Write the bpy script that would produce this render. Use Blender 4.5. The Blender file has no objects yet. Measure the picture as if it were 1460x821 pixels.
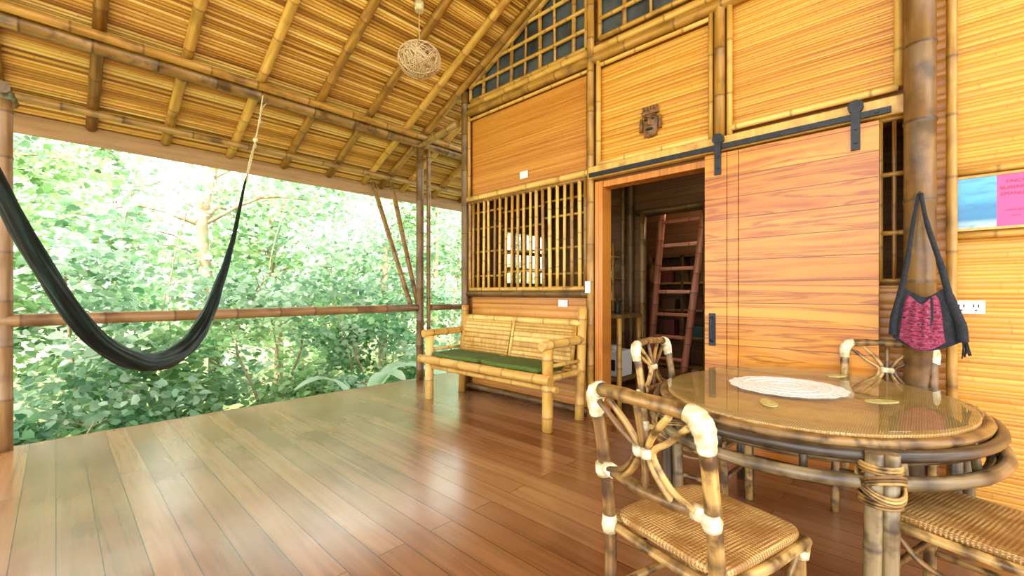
import bpy, math, random
import numpy as np
from mathutils import Vector, Matrix
random.seed(7); rng=np.random.default_rng(7)
SC=bpy.context.scene; COL=SC.collection
U=random.uniform
def hx(h,k=1.0):
    h=h.lstrip('#'); o=[]
    for i in (0,2,4):
        c=int(h[i:i+2],16)/255; c=c/12.92 if c<=.04045 else ((c+.055)/1.055)**2.4
        o.append(c*k)
    return (*o,1)
# ------------------------------------------------------------ materials
class NM:
    def __init__(s,name,rough=.5,spec=.5,metal=0):
        s.m=bpy.data.materials.new(name); s.m.use_nodes=True
        s.n=s.m.node_tree.nodes; s.l=s.m.node_tree.links
        s.b=s.n['Principled BSDF']; s.b.inputs['Roughness'].default_value=rough
        s.b.inputs['Specular IOR Level'].default_value=spec; s.b.inputs['Metallic'].default_value=metal
    def node(s,t,**k):
        n=s.n.new(t)
        for a,b in k.items(): setattr(n,a,b)
        return n
    def coord(s,kind,scale=(1,1,1),rot=(0,0,0)):
        t=s.node('ShaderNodeTexCoord'); mp=s.node('ShaderNodeMapping')
        mp.inputs['Scale'].default_value=scale; mp.inputs['Rotation'].default_value=rot
        s.l.new(t.outputs[kind],mp.inputs['Vector']); return mp.outputs[0]
    def noise(s,vec,scale=1,detail=3,dist=0):
        n=s.node('ShaderNodeTexNoise'); n.inputs['Scale'].default_value=scale
        n.inputs['Detail'].default_value=detail; n.inputs['Distortion'].default_value=dist
        s.l.new(vec,n.inputs['Vector']); return n.outputs['Fac']
    def attr(s,name):
        n=s.node('ShaderNodeAttribute',attribute_name=name); return n.outputs['Fac']
    def math(s,op,a,b=None):
        n=s.node('ShaderNodeMath',operation=op)
        for i,x in enumerate((a,b)):
            if x is None: continue
            if isinstance(x,(int,float)): n.inputs[i].default_value=x
            else: s.l.new(x,n.inputs[i])
        return n.outputs[0]
    def ramp(s,fac,stops):
        n=s.node('ShaderNodeValToRGB'); e=n.color_ramp.elements
        while len(e)<len(stops): e.new(.5)
        for i,(p,c) in enumerate(stops):
            e[i].position=p; e[i].color=hx(c) if isinstance(c,str) else c
        s.l.new(fac,n.inputs[0]); return n.outputs[0]
    def mix(s,fac,a,b,bt='MIX'):
        n=s.node('ShaderNodeMix',data_type='RGBA',blend_type=bt)
        for i,x in ((0,fac),(6,a),(7,b)):
            if isinstance(x,str): x=hx(x)
            if isinstance(x,(int,float,tuple)): n.inputs[i].default_value=x
            else: s.l.new(x,n.inputs[i])
        return n.outputs[2]
    def bump(s,h,strength=.3,dist=.01):
        n=s.node('ShaderNodeBump'); n.inputs['Strength'].default_value=strength
        n.inputs['Distance'].default_value=dist; s.l.new(h,n.inputs['Height'])
        s.l.new(n.outputs[0],s.b.inputs['Normal'])
    def color(s,c):
        if isinstance(c,str): s.b.inputs['Base Color'].default_value=hx(c)
        else: s.l.new(c,s.b.inputs['Base Color'])

def bamboo(name,stops,ringc='#4a3014',rough=.4,sc=(25,2.5,1),blotch=None,rk=.7,rw=.4,kind='UV',bk=.7):
    m=NM(name,rough); v=m.coord(kind,sc)
    n=m.noise(v,1,4)
    f=m.math('ADD',m.math('MULTIPLY',n,1-rw),m.math('MULTIPLY',m.attr('rnd'),rw))
    c=m.ramp(f,stops)
    c=m.mix(m.math('MULTIPLY',m.attr('ring'),rk),c,ringc)
    if blotch:
        b=m.noise(m.coord('Object',(1,1,1)),blotch[1],4)
        bf=m.ramp(b,[(blotch[2],(0,0,0,1)),(blotch[2]+.16,(bk,bk,bk,1))])
        c=m.mix(bf,c,blotch[0])
    m.color(c); m.bump(n,.25,.004); return m.m

POLE=bamboo('bamboo_amber',[(.25,'#74491a'),(.5,'#a8792e'),(.75,'#d2a450')],blotch=('#644018',5,.51))
POLE_D=bamboo('bamboo_dark_brown',[(.25,'#503818'),(.5,'#7e5c2c'),(.75,'#ac8444')],'#2a180a',blotch=('#3e2a10',5,.5),rough=.42)
COLM=bamboo('bamboo_column_brown',[(.25,'#46301a'),(.5,'#74522a'),(.75,'#a27a40')],'#24160a',blotch=('#33200e',7,.49),rough=.4)
POLE_L=bamboo('bamboo_straw',[(.25,'#a87a30'),(.5,'#d0a04a'),(.75,'#e8c070')],'#6a481a',blotch=('#a06a2a',6,.55))
RAIL=bamboo('rail_brown',[(.25,'#5a3e20'),(.5,'#7a5832'),(.75,'#9a7648')],'#402c14',rough=.45,blotch=('#583a1c',4,.52))
RATT=bamboo('rattan_mottled',[(.3,'#6a4a28'),(.5,'#a07a42'),(.72,'#d0a862')],'#34200e',blotch=('#402810',16,.49),rough=.34,bk=.9)
RATT_D=bamboo('rattan_dark',[(.3,'#3c3024'),(.5,'#66543c'),(.75,'#9a845e')],'#20160e',blotch=('#2c2014',11,.49),rough=.3)
CEIL=bamboo('reed_mat',[(.2,'#7c5018'),(.36,'#b88430'),(.55,'#e0aa4c'),(.78,'#f8d480')],'#442a0a',sc=(1.6,30,1),rough=.5,rw=.6,blotch=('#96621f',.9,.48),bk=.35)
PAN=bamboo('split_bamboo_panel',[(.2,'#a46620'),(.42,'#cc8a2e'),(.58,'#dc9c3a'),(.8,'#ecb658')],'#7a4a12',sc=(1.2,34,1),rough=.34,rw=.28)
PAN_R=bamboo('split_bamboo_panel_deep',[(.2,'#965a1e'),(.42,'#bc782a'),(.58,'#c88634'),(.8,'#da9c48')],'#704414',sc=(1.2,34,1),rough=.36,rw=.25)
PAN_Y=bamboo('split_bamboo_panel_gold',[(.2,'#b07620'),(.42,'#ce8e2c'),(.58,'#da9c38'),(.8,'#e8b04e')],'#845414',sc=(1.2,34,1),rough=.36,rw=.22)
LADR=bamboo('ladder_redbrown',[(.25,'#9a5038'),(.5,'#c87c58'),(.75,'#e8b090')],'#5a2818')

def planks(name,swap,bw,bh,c1,c2,mort,grain,rough=.3,gsc=(1.2,22,1),msz=.003,gk=.6,dist=1.2,big=None):
    m=NM(name,rough); t=m.node('ShaderNodeTexCoord'); sp=m.node('ShaderNodeSeparateXYZ'); cb=m.node('ShaderNodeCombineXYZ')
    m.l.new(t.outputs['Object'],sp.inputs[0]); m.l.new(sp.outputs[swap[0]],cb.inputs[0]); m.l.new(sp.outputs[swap[1]],cb.inputs[1])
    off=m.node('ShaderNodeMapping'); off.inputs['Location'].default_value=(bw*.45,0,0); m.l.new(cb.outputs[0],off.inputs[0])
    br=m.node('ShaderNodeTexBrick'); m.l.new(off.outputs[0],br.inputs['Vector'])
    br.offset=.37; br.inputs['Scale'].default_value=1; br.inputs['Brick Width'].default_value=bw
    br.inputs['Row Height'].default_value=bh; br.inputs['Mortar Size'].default_value=msz; br.inputs['Mortar Smooth'].default_value=.2
    br.inputs['Color1'].default_value=hx(c1); br.inputs['Color2'].default_value=hx(c2); br.inputs['Mortar'].default_value=hx(mort)
    sepc=m.node('ShaderNodeSeparateColor'); m.l.new(br.outputs['Color'],sepc.inputs[0])
    mp=m.node('ShaderNodeMapping'); mp.inputs['Scale'].default_value=gsc; m.l.new(cb.outputs[0],mp.inputs[0])
    va=m.node('ShaderNodeVectorMath',operation='ADD'); cz=m.node('ShaderNodeCombineXYZ'); m.l.new(m.math('MULTIPLY',sepc.outputs[0],60),cz.inputs[2]); m.l.new(mp.outputs[0],va.inputs[0]); m.l.new(cz.outputs[0],va.inputs[1])
    n=m.noise(va.outputs[0],1,5,dist)
    g=m.ramp(n,grain)
    c=m.mix(gk,br.outputs['Color'],g,'MULTIPLY')
    if big:
        nb=m.noise(cb.outputs[0],big[1],3); c=m.mix(m.ramp(nb,[(.4,(0,0,0,1)),(.65,(.6,.6,.6,1))]),c,big[0])
    c=m.mix(br.outputs['Fac'],c,mort)
    m.color(c)
    inv=m.math('SUBTRACT',1.0,br.outputs['Fac']); m.bump(m.math('ADD',inv,m.math('MULTIPLY',n,.12)),.2,.003)
    return m
GR=[(.3,'#a87c5c'),(.5,'#e8dccc'),(.7,'#ffffff')]
FL=planks('deck_planks',(1,0),3.4,.15,'#84502e','#b08054','#3c2010',[(.28,'#8c6444'),(.5,'#e0d2c0'),(.7,'#ffffff')],.25,big=('#a87e58',1.0),gsc=(.9,18,1),msz=.0022)
rn=FL.noise(FL.coord('Object',(3,3,1)),1,4)
mr=FL.node('ShaderNodeMapRange'); mr.inputs[3].default_value=.13; mr.inputs[4].default_value=.32
FL.l.new(rn,mr.inputs[0]); FL.l.new(mr.outputs[0],FL.b.inputs['Roughness']); FL.b.inputs['Specular IOR Level'].default_value=.8
FL.b.inputs['Coat Weight'].default_value=.5; FL.b.inputs['Coat IOR'].default_value=1.55; FL.l.new(mr.outputs[0],FL.b.inputs['Coat Roughness'])
FLOOR=FL.m
TEAK=planks('teak_planks',(1,2),30,.165,'#c07c22','#d89a38','#5e3810',[(.28,'#845628'),(.37,'#d8ac74'),(.5,'#fff0d0'),(.55,'#bc8a4c'),(.6,'#fff4dc'),(.8,'#ffffff')],.28,(.6,8,1),.0025,.9,1.3).m
WOODO=planks('wood_orange',(2,1),30,3,'#d08434','#d8923e','#9a5a20',GR,.35).m
WBACK=planks('wall_backing',(1,2),30,.2,'#7c4a1c','#8e5a26','#2a1608',GR,.6).m
INW=planks('inner_wall',(1,2),30,.12,'#6e4824','#80582c','#2a1808',GR,.6).m
FASC=bamboo('fascia_brown',[(.3,'#74502e'),(.5,'#8e683e'),(.7,'#a88252')],kind='Object',sc=(2,2,20),rough=.6)
def plain(name,c,rough=.5,metal=0,spec=.5,var=None,vs=20):
    m=NM(name,rough,spec,metal)
    if var:
        n=m.noise(m.coord('Object'),vs,4); m.color(m.ramp(n,[(.35,c),(.65,var)])); m.bump(n,.2,.003)
    else: m.color(c)
    return m.m
BLACK=plain('black_iron','#1c1e24',.45,.3,var='#282c32')
WHITE=plain('white_plastic','#efede6',.35)
DARKH=plain('dark_slot','#191512',.6)
ROPE=plain('cotton_rope','#e8dab4',.8,var='#b8a878',vs=80)
WRAP=plain('rawhide_wrap','#ece2c6',.45,var='#b8a06a',vs=30)
GREEN=plain('green_cushion','#566a20',.85,var='#42561a',vs=60)
COAST=plain('pale_leaf_coaster','#c8bc78',.5,var='#a89a54',vs=30)
GLD=plain('dark_pane','#2a3034',.12,var='#4c545a',vs=3)
CARV=plain('carved_wood','#5a3820',.5,var='#8a6234',vs=25)
CORD=plain('lamp_cord','#d8bc94',.7)
BARK=plain('bark','#8a7658',.9,var='#b8a484',vs=8)
DIRT=plain('forest_ground','#8a9c54',.95,var='#a8a46c',vs=2)  # colour lightened as if sunlit, to bounce light onto the ceiling
def weave(name,c1,c2,c3,s=60):
    m=NM(name,.45); v=m.coord('Object')
    w1=m.node('ShaderNodeTexWave',bands_direction='X'); w1.inputs['Scale'].default_value=s/6
    w2=m.node('ShaderNodeTexWave',bands_direction='Y'); w2.inputs['Scale'].default_value=s/6
    for w in (w1,w2): m.l.new(v,w.inputs['Vector']); w.inputs['Distortion'].default_value=.6; w.inputs['Detail'].default_value=1
    ck=m.node('ShaderNodeTexChecker'); ck.inputs['Scale'].default_value=s; m.l.new(v,ck.inputs['Vector'])
    h=m.mix(ck.outputs['Fac'],w1.outputs['Color'],w2.outputs['Color'])
    n=m.noise(v,11,5)
    c=m.mix(h,c1,c2); c=m.mix(m.ramp(n,[(.42,(0,0,0,1)),(.6,(.85,.85,.85,1))]),c,c3,'MIX')
    c=m.mix(.2,c,h,'MULTIPLY'); m.color(c); m.bump(h,.5,.003); return m.m
SEAT=weave('woven_seat','#8c6028','#dcb470','#96682f',150)
MAT=weave('woven_table_top','#a87a3c','#e0be80','#bc9050',240)
g=NM('clear_glass',.02); tr=g.node('ShaderNodeBsdfTransparent'); tr.inputs[0].default_value=(.93,.97,.93,1); gl=g.node('ShaderNodeBsdfGlossy'); gl.inputs['Roughness'].default_value=.015
fr=g.node('ShaderNodeFresnel'); fr.inputs[0].default_value=1.6; geo=g.node('ShaderNodeNewGeometry'); ff=g.math('MULTIPLY',fr.outputs[0],g.math('SUBTRACT',1.0,geo.outputs['Backfacing']))
mx=g.node('ShaderNodeMixShader'); g.l.new(ff,mx.inputs[0]); g.l.new(tr.outputs[0],mx.inputs[1]); g.l.new(gl.outputs[0],mx.inputs[2])
g.l.new(mx.outputs[0],g.n['Material Output'].inputs[0]); GLASS=g.m
h_=NM('hammock_cloth',.5,.3); n=h_.noise(h_.coord('UV',(60,3,1)),1,3)
h_.color(h_.ramp(n,[(.4,'#040c0a'),(.6,'#0b241e'),(.78,'#1c483e')])); h_.bump(n,.5,.005); HAM=h_.m
d_=NM('lace',.8); vo=d_.node('ShaderNodeTexVoronoi'); vo.inputs['Scale'].default_value=45; d_.l.new(d_.coord('Object'),vo.inputs['Vector'])
d_.color(d_.ramp(vo.outputs['Distance'],[(.0,'#a8a490'),(.4,'#e8e7de')])); d_.bump(vo.outputs['Distance'],.5,.003); LACE=d_.m
b_=NM('bag_weave',.85); w=b_.node('ShaderNodeTexWave',bands_direction='Z'); w.inputs['Scale'].default_value=9; w.inputs['Distortion'].default_value=2
b_.l.new(b_.coord('Object'),w.inputs['Vector']); nz=b_.noise(b_.coord('Object',(1,30,70)),1,2)
b_.color(b_.mix(w.outputs['Color'],b_.ramp(nz,[(.4,'#6a1428'),(.6,'#a03048')]),b_.ramp(nz,[(.42,'#601028'),(.55,'#a05078'),(.62,'#281024')]))); BAGW=b_.m
BAGD=plain('bag_dark_cloth','#16181e',.9,var='#262a32',vs=60)
def leafmat(name,stops,tr=.5,rough=.33):
    m=NM(name,rough,.5); c=m.ramp(m.attr('rnd'),stops); m.color(c)
    t=m.node('ShaderNodeBsdfTranslucent'); m.l.new(c,t.inputs[0]); mx=m.node('ShaderNodeMixShader'); mx.inputs[0].default_value=tr
    m.l.new(m.b.outputs[0],mx.inputs[1]); m.l.new(t.outputs[0],mx.inputs[2]); m.l.new(mx.outputs[0],m.n['Material Output'].inputs[0]); return m.m
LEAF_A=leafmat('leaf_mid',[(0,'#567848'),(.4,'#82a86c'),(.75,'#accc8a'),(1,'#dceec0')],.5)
LEAF_B=leafmat('leaf_pale',[(0,'#688e6c'),(.4,'#9cbe9a'),(.75,'#c6dcbe'),(1,'#f0f6e8')],.5)  # whitish stops put washed-out highlights into the leaf colour
LEAF_F=leafmat('leaf_far',[(0,'#88a880'),(.4,'#aac6a0'),(.75,'#cadeba'),(1,'#ecf4e0')],.55)  # far leaves paler: haze and overexposure put into the colour
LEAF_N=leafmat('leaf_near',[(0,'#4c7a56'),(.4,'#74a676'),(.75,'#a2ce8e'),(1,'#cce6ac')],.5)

# ------------------------------------------------------------ mesh builder
def crom(pts,k=6):
    P=[Vector(p) for p in pts]; out=[]
    Q=[P[0]*2-P[1]]+P+[P[-1]*2-P[-2]]
    for i in range(1,len(Q)-2):
        a,b,c,d=Q[i-1:i+3]
        for j in range(k):
            t=j/k; out.append(.5*((2*b)+(c-a)*t+(2*a-5*b+4*c-d)*t*t+(3*b-a-3*c+d)*t**3))
    out.append(P[-1]); return out
class MB:
    def __init__(s): s.v=[];s.f=[];s.uv=[];s.ring=[];s.rnd=[];s.mi=[];s.sm=[]
    def tube(s,pts,r,seg=10,caps=True,ring=None,mi=0,closed=False,prof=None,rv=None):
        P=[Vector(p) for p in pts]; n=len(P)
        if not hasattr(r,'__len__'): r=[r]*n
        rv=random.random() if rv is None else rv; b=len(s.v); L=0; Ls=[]
        T=[]
        for i in range(n):
            if closed: t=P[(i+1)%n]-P[i-1]
            else: t=P[min(i+1,n-1)]-P[max(i-1,0)]
            T.append(t.normalized() if t.length>1e-9 else Vector((0,0,1)))
            if i: L+=(P[i]-P[i-1]).length
            Ls.append(L)
        up=Vector((0,0,1)) if abs(T[0].z)<.9 else Vector((1,0,0))
        N=(up-T[0]*up.dot(T[0])).normalized()
        for i in range(n):
            N=(N-T[i]*N.dot(T[i])).normalized(); B=T[i].cross(N)
            for j in range(seg):
                a=2*math.pi*j/seg; rr=r[i]*(prof(a,i) if prof else 1)
                s.v.append(P[i]+(N*math.cos(a)+B*math.sin(a))*rr)
                s.ring.append(ring[i] if ring else 0); s.rnd.append(rv)
        off=rv*7
        for i in range(n if closed else n-1):
            i2=(i+1)%n; l0=Ls[i]+off; l1=(Ls[i2] if i2 else L+.1)+off
            for j in range(seg):
                k=(j+1)%seg
                s.f.append((b+i*seg+j,b+i*seg+k,b+i2*seg+k,b+i2*seg+j))
                u0=j/seg*.3;u1=(j+1)/seg*.3
                s.uv+=[(u0,l0),(u1,l0),(u1,l1),(u0,l1)]; s.mi.append(mi); s.sm.append(True)
        if caps and not closed:
            for i,rev in ((0,True),(n-1,False)):
                idx=[b+i*seg+j for j in range(seg)]
                if rev: idx=idx[::-1]
                s.f.append(tuple(idx)); s.uv+=[(.1*math.cos(q),.1*math.sin(q)) for q in range(seg)]; s.mi.append(mi); s.sm.append(False)
    def pole(s,p0,p1,r,sp=.3,seg=10,mi=0,r1=None,bend=0):
        p0=Vector(p0);p1=Vector(p1);L=(p1-p0).length; r1=r1 or r; d=(p1-p0)/L
        st=[(0,1,0)]; x=U(.3,1)*sp
        while x<L-.03:
            st+=[(x-.014,1.0,0),(x-.004,1.09,.7),(x,1.05,1),(x+.005,1.08,.7),(x+.016,1.0,0)]; x+=sp*U(.8,1.2)
        st.append((L,1,0))
        side=d.cross(Vector((0,0,1))); side=side.normalized() if side.length>.1 else Vector((1,0,0))
        pts=[p0+d*a+side*bend*math.sin(math.pi*a/L) for a,_,_ in st]
        s.tube(pts,[(r+(r1-r)*a/L)*k for a,k,_ in st],seg,True,[q for *_,q in st],mi)
    def cpole(s,pts,r,k=6,seg=10,mi=0,sp=.2,closed=False):
        P=crom(pts,k) if not closed else [Vector(p) for p in pts]
        L=0; nx=sp*U(.4,1); R=[];G=[]
        for i,p in enumerate(P):
            if i: L+=(p-P[i-1]).length
            if L>=nx: R.append(1.1);G.append(1);nx+=sp*U(.8,1.2)
            else: R.append(1);G.append(0)
        s.tube(P,[r*a for a in R],seg,True,G,mi,closed)
    def poly(s,vs,mi=0,rv=.5,sm=False,uv=None):
        b=len(s.v); s.v+=[Vector(v) for v in vs]; s.ring+=[0]*len(vs); s.rnd+=[rv]*len(vs)
        s.f.append(tuple(range(b,b+len(vs)))); s.uv+=uv or [(v[0]+v[1],v[2]) for v in vs]; s.mi.append(mi); s.sm.append(sm)
    def box(s,lo,hi,mi=0,M=None):
        x0,y0,z0=lo;x1,y1,z1=hi; b=len(s.v); rv=random.random()
        c=[Vector(p) for p in ((x0,y0,z0),(x1,y0,z0),(x1,y1,z0),(x0,y1,z0),(x0,y0,z1),(x1,y0,z1),(x1,y1,z1),(x0,y1,z1))]
        if M: c=[M@p for p in c]
        s.v+=c; s.ring+=[0]*8; s.rnd+=[rv]*8
        for q in ((3,2,1,0),(4,5,6,7),(0,1,5,4),(1,2,6,5),(2,3,7,6),(3,0,4,7)):
            s.f.append(tuple(b+i for i in q)); s.uv+=[(c[i].x+c[i].y,c[i].z) for i in q]; s.mi.append(mi); s.sm.append(False)
    def blob(s,c,r,seg=12,rings=8,mi=0,pw=1.0):
        b=len(s.v); c=Vector(c); rv=random.random(); f=lambda x: math.copysign(abs(x)**pw,x)
        for i in range(rings+1):
            t=math.pi*(i/rings)
            for j in range(seg):
                a=2*math.pi*j/seg
                s.v.append(c+Vector((r[0]*f(math.sin(t))*f(math.cos(a)),r[1]*f(math.sin(t))*f(math.sin(a)),-r[2]*f(math.cos(t)))))
                s.ring.append(0); s.rnd.append(rv)
        for i in range(rings):
            for j in range(seg):
                k=(j+1)%seg; s.f.append((b+i*seg+j,b+i*seg+k,b+(i+1)*seg+k,b+(i+1)*seg+j))
                s.uv+=[(j/seg,i/rings)]*4; s.mi.append(mi); s.sm.append(True)
    def sheet(s,o,L,W,n,pitch,h,node=.4,mi=0,gap=.5,nk=.8):
        """field of split canes with darker joints (nodes)"""
        o=Vector(o);L=Vector(L);W=Vector(W);n=Vector(n); ll=L.length; wl=W.length; Lu=L/ll; Wu=W/wl; w=0
        while w<wl-1e-4:
            p=min(pitch*U(.6,1.4),wl-w); rv=random.random(); b=len(s.v); hh=h*min(1,p/pitch)*U(.75,1.15); u0=U(0,9); gp=gap*U(.35,1.1)
            st=[(0,0)]; x=U(.1,1)*node
            while x<ll-.02:
                st+=[(x-.007,0),(x,nk*U(.4,1)),(x+.007,0)]; x+=node*U(.7,1.3)
            st.append((ll,0)); ns=len(st)-1; oz=0
            for i,(a,rg) in enumerate(st):
                if rg==0 and i%3==0: oz=U(-.18,.18)*h
                for j in range(5):
                    t=j/4; z=hh*math.sin(math.pi*t)**.6*(1.12 if rg else 1) if 0<j<4 else 0
                    s.v.append(o+Lu*a+Wu*(w+p*t)+n*(z+(oz if 0<j<4 else 0))); s.ring.append(gp if j in (0,4) else rg); s.rnd.append(rv)  # valley edges between canes darkened: gap shade painted into the colour
            for i in range(ns):
                for j in range(4):
                    s.f.append((b+i*5+j,b+(i+1)*5+j,b+(i+1)*5+j+1,b+i*5+j+1))
                    x0=st[i][0]+u0;x1=st[i+1][0]+u0;y0=w+p*j/4;y1=w+p*(j+1)/4
                    s.uv+=[(x0,y0),(x1,y0),(x1,y1),(x0,y1)]; s.mi.append(mi); s.sm.append(True)
            w+=p
def build(name,mb,mats,parent=None,label=None,cat=None,kind=None,group=None,bevel=0,origin=None,sub=0):
    V=np.array([tuple(v) for v in mb.v]); loc=Vector((0,0,0))
    if parent is None and origin is None:
        lo=V.min(0);hi=V.max(0); loc=Vector(((lo[0]+hi[0])/2,(lo[1]+hi[1])/2,lo[2]))
    elif origin is not None: loc=Vector(origin)
    me=bpy.data.meshes.new(name); me.from_pydata((V-np.array(loc)).tolist(),[],mb.f)
    ul=me.uv_layers.new(name='UVMap'); ul.data.foreach_set('uv',np.array(mb.uv,dtype=np.float32).ravel())
    for nm,dat in (('ring',mb.ring),('rnd',mb.rnd)):
        a=me.attributes.new(nm,'FLOAT','POINT'); a.data.foreach_set('value',np.array(dat,dtype=np.float32))
    me.polygons.foreach_set('material_index',mb.mi); me.polygons.foreach_set('use_smooth',mb.sm)
    for m in (mats if isinstance(mats,(list,tuple)) else [mats]): me.materials.append(m)
    me.update(); o=bpy.data.objects.new(name,me); o.location=loc; COL.objects.link(o)
    if bevel:
        b=o.modifiers.new('b','BEVEL'); b.width=bevel; b.segments=2; b.limit_method='ANGLE'
    if sub:
        b=o.modifiers.new('s','SUBSURF'); b.levels=sub; b.render_levels=sub
    meta(o,label,cat,kind,group)
    if parent: o.parent=parent
    return o
def meta(o,label=None,cat=None,kind=None,group=None):
    if label:o['label']=label
    if cat:o['category']=cat
    if kind:o['kind']=kind
    if group:o['group']=group
def root(name,loc,label,cat,group=None,rotz=0,kind=None):
    o=bpy.data.objects.new(name,None); o.empty_display_size=.1; o.location=loc; o.rotation_euler=(0,0,rotz); COL.objects.link(o)
    meta(o,label,cat,kind,group); return o
def rel(mb,loc):
    l=Vector(loc); mb.v=[v-l for v in mb.v]; return mb

SL=.45
def zr(Y): return 3.11+SL*(6.1-Y)       # underside of rafters
RIDGE=-1.1
XL=-4.6  # roof and deck stretched out of view to keep sun patches off
# ------------------------------------------------------------ floor
mb=MB(); mb.box((XL,-4,-.06),(3.80,5.37,0)); mb.box((3.80,4.42,-.06),(6.6,5.37,0)); mb.box((3.80,-3,-.06),(7.5,4.42,0))
fl=build('floor',mb,FLOOR,origin=(0,0,0),kind='structure',label='polished red-brown hardwood plank deck floor')
mb=MB(); mb.box((XL,5.37,-.22),(6.6,5.41,-.005))
build('trim_1',mb,FASC,kind='structure',label='brown edge board of the deck')
mb=MB(); mb.box((-60,-60,-1.7),(60,60,-1.5)); build('ground',mb,DIRT,kind='structure',label='forest floor around the raised deck')
for x in (-2.9,0,3,6.4):
    mb=MB(); mb.pole((x,5.2,-1.5),(x,5.2,-.06),.08); build('deck_support_post',mb,POLE_D,label='short dark post carrying the deck edge',cat='post',group='deck support posts')
# ------------------------------------------------------------ ceiling / roof
mb=MB()
nrm=Vector((0,-SL,-1)).normalized()
Y0=RIDGE; Y1=6.55; Y2=-3.6; zb=zr(Y0)-SL*(Y0-Y2)
mb.sheet((XL,Y1,zr(Y1)+.095),(6.6-XL,0,0),(0,Y0-Y1,-SL*(Y0-Y1)),nrm,.034,.013,.6,gap=.9,nk=.7)
mb.sheet((XL,Y0,zr(Y0)+.095),(6.6-XL,0,0),(0,Y2-Y0,zb-zr(Y0)),Vector((0,SL,-1)).normalized(),.05,.015,.6,gap=.8)  # unseen rear slope, added to block sun and excess skylight
for dz in (0.105,.18):
    mb.poly([(XL,Y1,zr(Y1)+dz),(6.6,Y1,zr(Y1)+dz),(6.6,Y0,zr(Y0)+dz),(XL,Y0,zr(Y0)+dz)])
    mb.poly([(XL,Y0,zr(Y0)+dz),(6.6,Y0,zr(Y0)+dz),(6.6,Y2,zb+.1+dz),(XL,Y2,zb+.1+dz)])
mb.poly([(XL,Y1,zr(Y1)+.1),(6.6,Y1,zr(Y1)+.1),(6.6,Y1,zr(Y1)+.18),(XL,Y1,zr(Y1)+.18)])
build('ceiling',mb,CEIL,origin=(0,0,0),kind='structure',label='sloping roof underside of golden split-reed matting')
for x in (-4.16,-3.53,-2.9,-2.26,-1.63,-1.0,-.37,.26,.88,1.53,2.17,2.8,3.36,4.06,4.7,5.33):
    mb=MB(); mb.pole((x,6.42,zr(6.42)+.046),(x+U(-.01,.01),RIDGE+.02,zr(RIDGE+.02)+.046),.048,.45)
    build('roof_rafter',mb,POLE if random.random()<.6 else POLE_L,label='round bamboo rafter under the reed roof',cat='rafter',group='bamboo roof rafters')
mb=MB(); mb.pole((3.66,6.42,zr(6.42)+.03),(3.66,RIDGE,zr(RIDGE)+.03),.05,.45)
build('roof_rafter',mb,POLE,label='thick bamboo rafter running up along the house gable',cat='rafter',group='bamboo roof rafters')
pz=zr(5.27)-.06
for nm,y,z,r,m,lb in (('roof_purlin',5.27,pz,.066,COLM,'long brown bamboo purlin above the railing'),('roof_purlin',5.15,pz+.05,.042,POLE,'slimmer bamboo purlin tied beside the main one'),
                ('roof_purlin',6.1,3.075,.036,POLE_D,'long dark bamboo purlin near the eave')):
    mb=MB(); mb.pole((XL+.1,y,z),(6.5,y,z),r,.5,12); build(nm,mb,m,label=lb,cat='beam',group='bamboo roof purlins')
mb=MB(); mb.box((XL,6.44,2.83),(6.6,6.475,3.02)); build('trim_2',mb,FASC,kind='structure',label='brown fascia board along the eave')
# posts
def post(x,y,z0,z1,r,m,lb,dx=0):
    mb=MB(); mb.pole((x,y,z0),(x+dx,y,z1),r,.42,14); return build('bamboo_post',mb,m,label=lb,cat='post')
post(-.28,5.27,0,2.78,.046,RAIL,'brown round deck post joined to the railing')
mb=MB(); mb.pole((-.28,5.0,2.80),(-.28,6.1,3.0),.045); build('roof_bracket',mb,POLE_D,label='short bamboo bracket from post top to eave purlin',cat='beam')
post(3.63,5.27,0,pz-.06,.055,POLE_D,'dark bamboo corner post of the deck')
post(3.78,5.27,0,pz-.06,.03,POLE_D,'slender bamboo post tied to the corner post')
post(5.9,5.27,0,pz-.06,.05,POLE_D,'dark bamboo deck post beyond the house corner')
post(3.71,4.36,0,zr(4.36)-.0,.05,POLE_D,'dark bamboo post at the house corner')
post(3.62,0,0,zr(0)-.02,.075,COLM,'thick mottled brown bamboo column beside the sliding door')
post(3.70,-.14,0,zr(-.14)-.02,.025,POLE,'slim bamboo pole next to the thick column')
for (xa,xb,lb) in ((3.54,3.46,'steep bamboo brace from the corner post to the eave'),(3.66,3.66,'second bamboo brace from the corner post to the eave')):
    mb=MB(); mb.pole((xa,5.34,1.02),(xb,6.32 if xa<3.6 else 6.1,3.0),.036,.4); build('roof_brace',mb,POLE_D,label=lb,cat='brace')
mb=MB(); mb.pole((3.62,5.35,pz-.06),(3.62,4.4,pz+.05),.045); build('tie_beam',mb,POLE_D,label='bamboo tie beam between corner post and house',cat='beam')
mb=MB(); mb.pole((XL+.1,5.27,1.02),(3.57,5.27,1.04),.052,.45,12); build('deck_railing',mb,RAIL,label='brown round pole railing along the deck edge',cat='railing')
mb=MB(); mb.pole((3.82,5.27,1.04),(6.5,5.27,1.04),.045,.45,12); build('deck_railing',mb,RAIL,label='brown railing pole continuing past the house',cat='railing')

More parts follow.
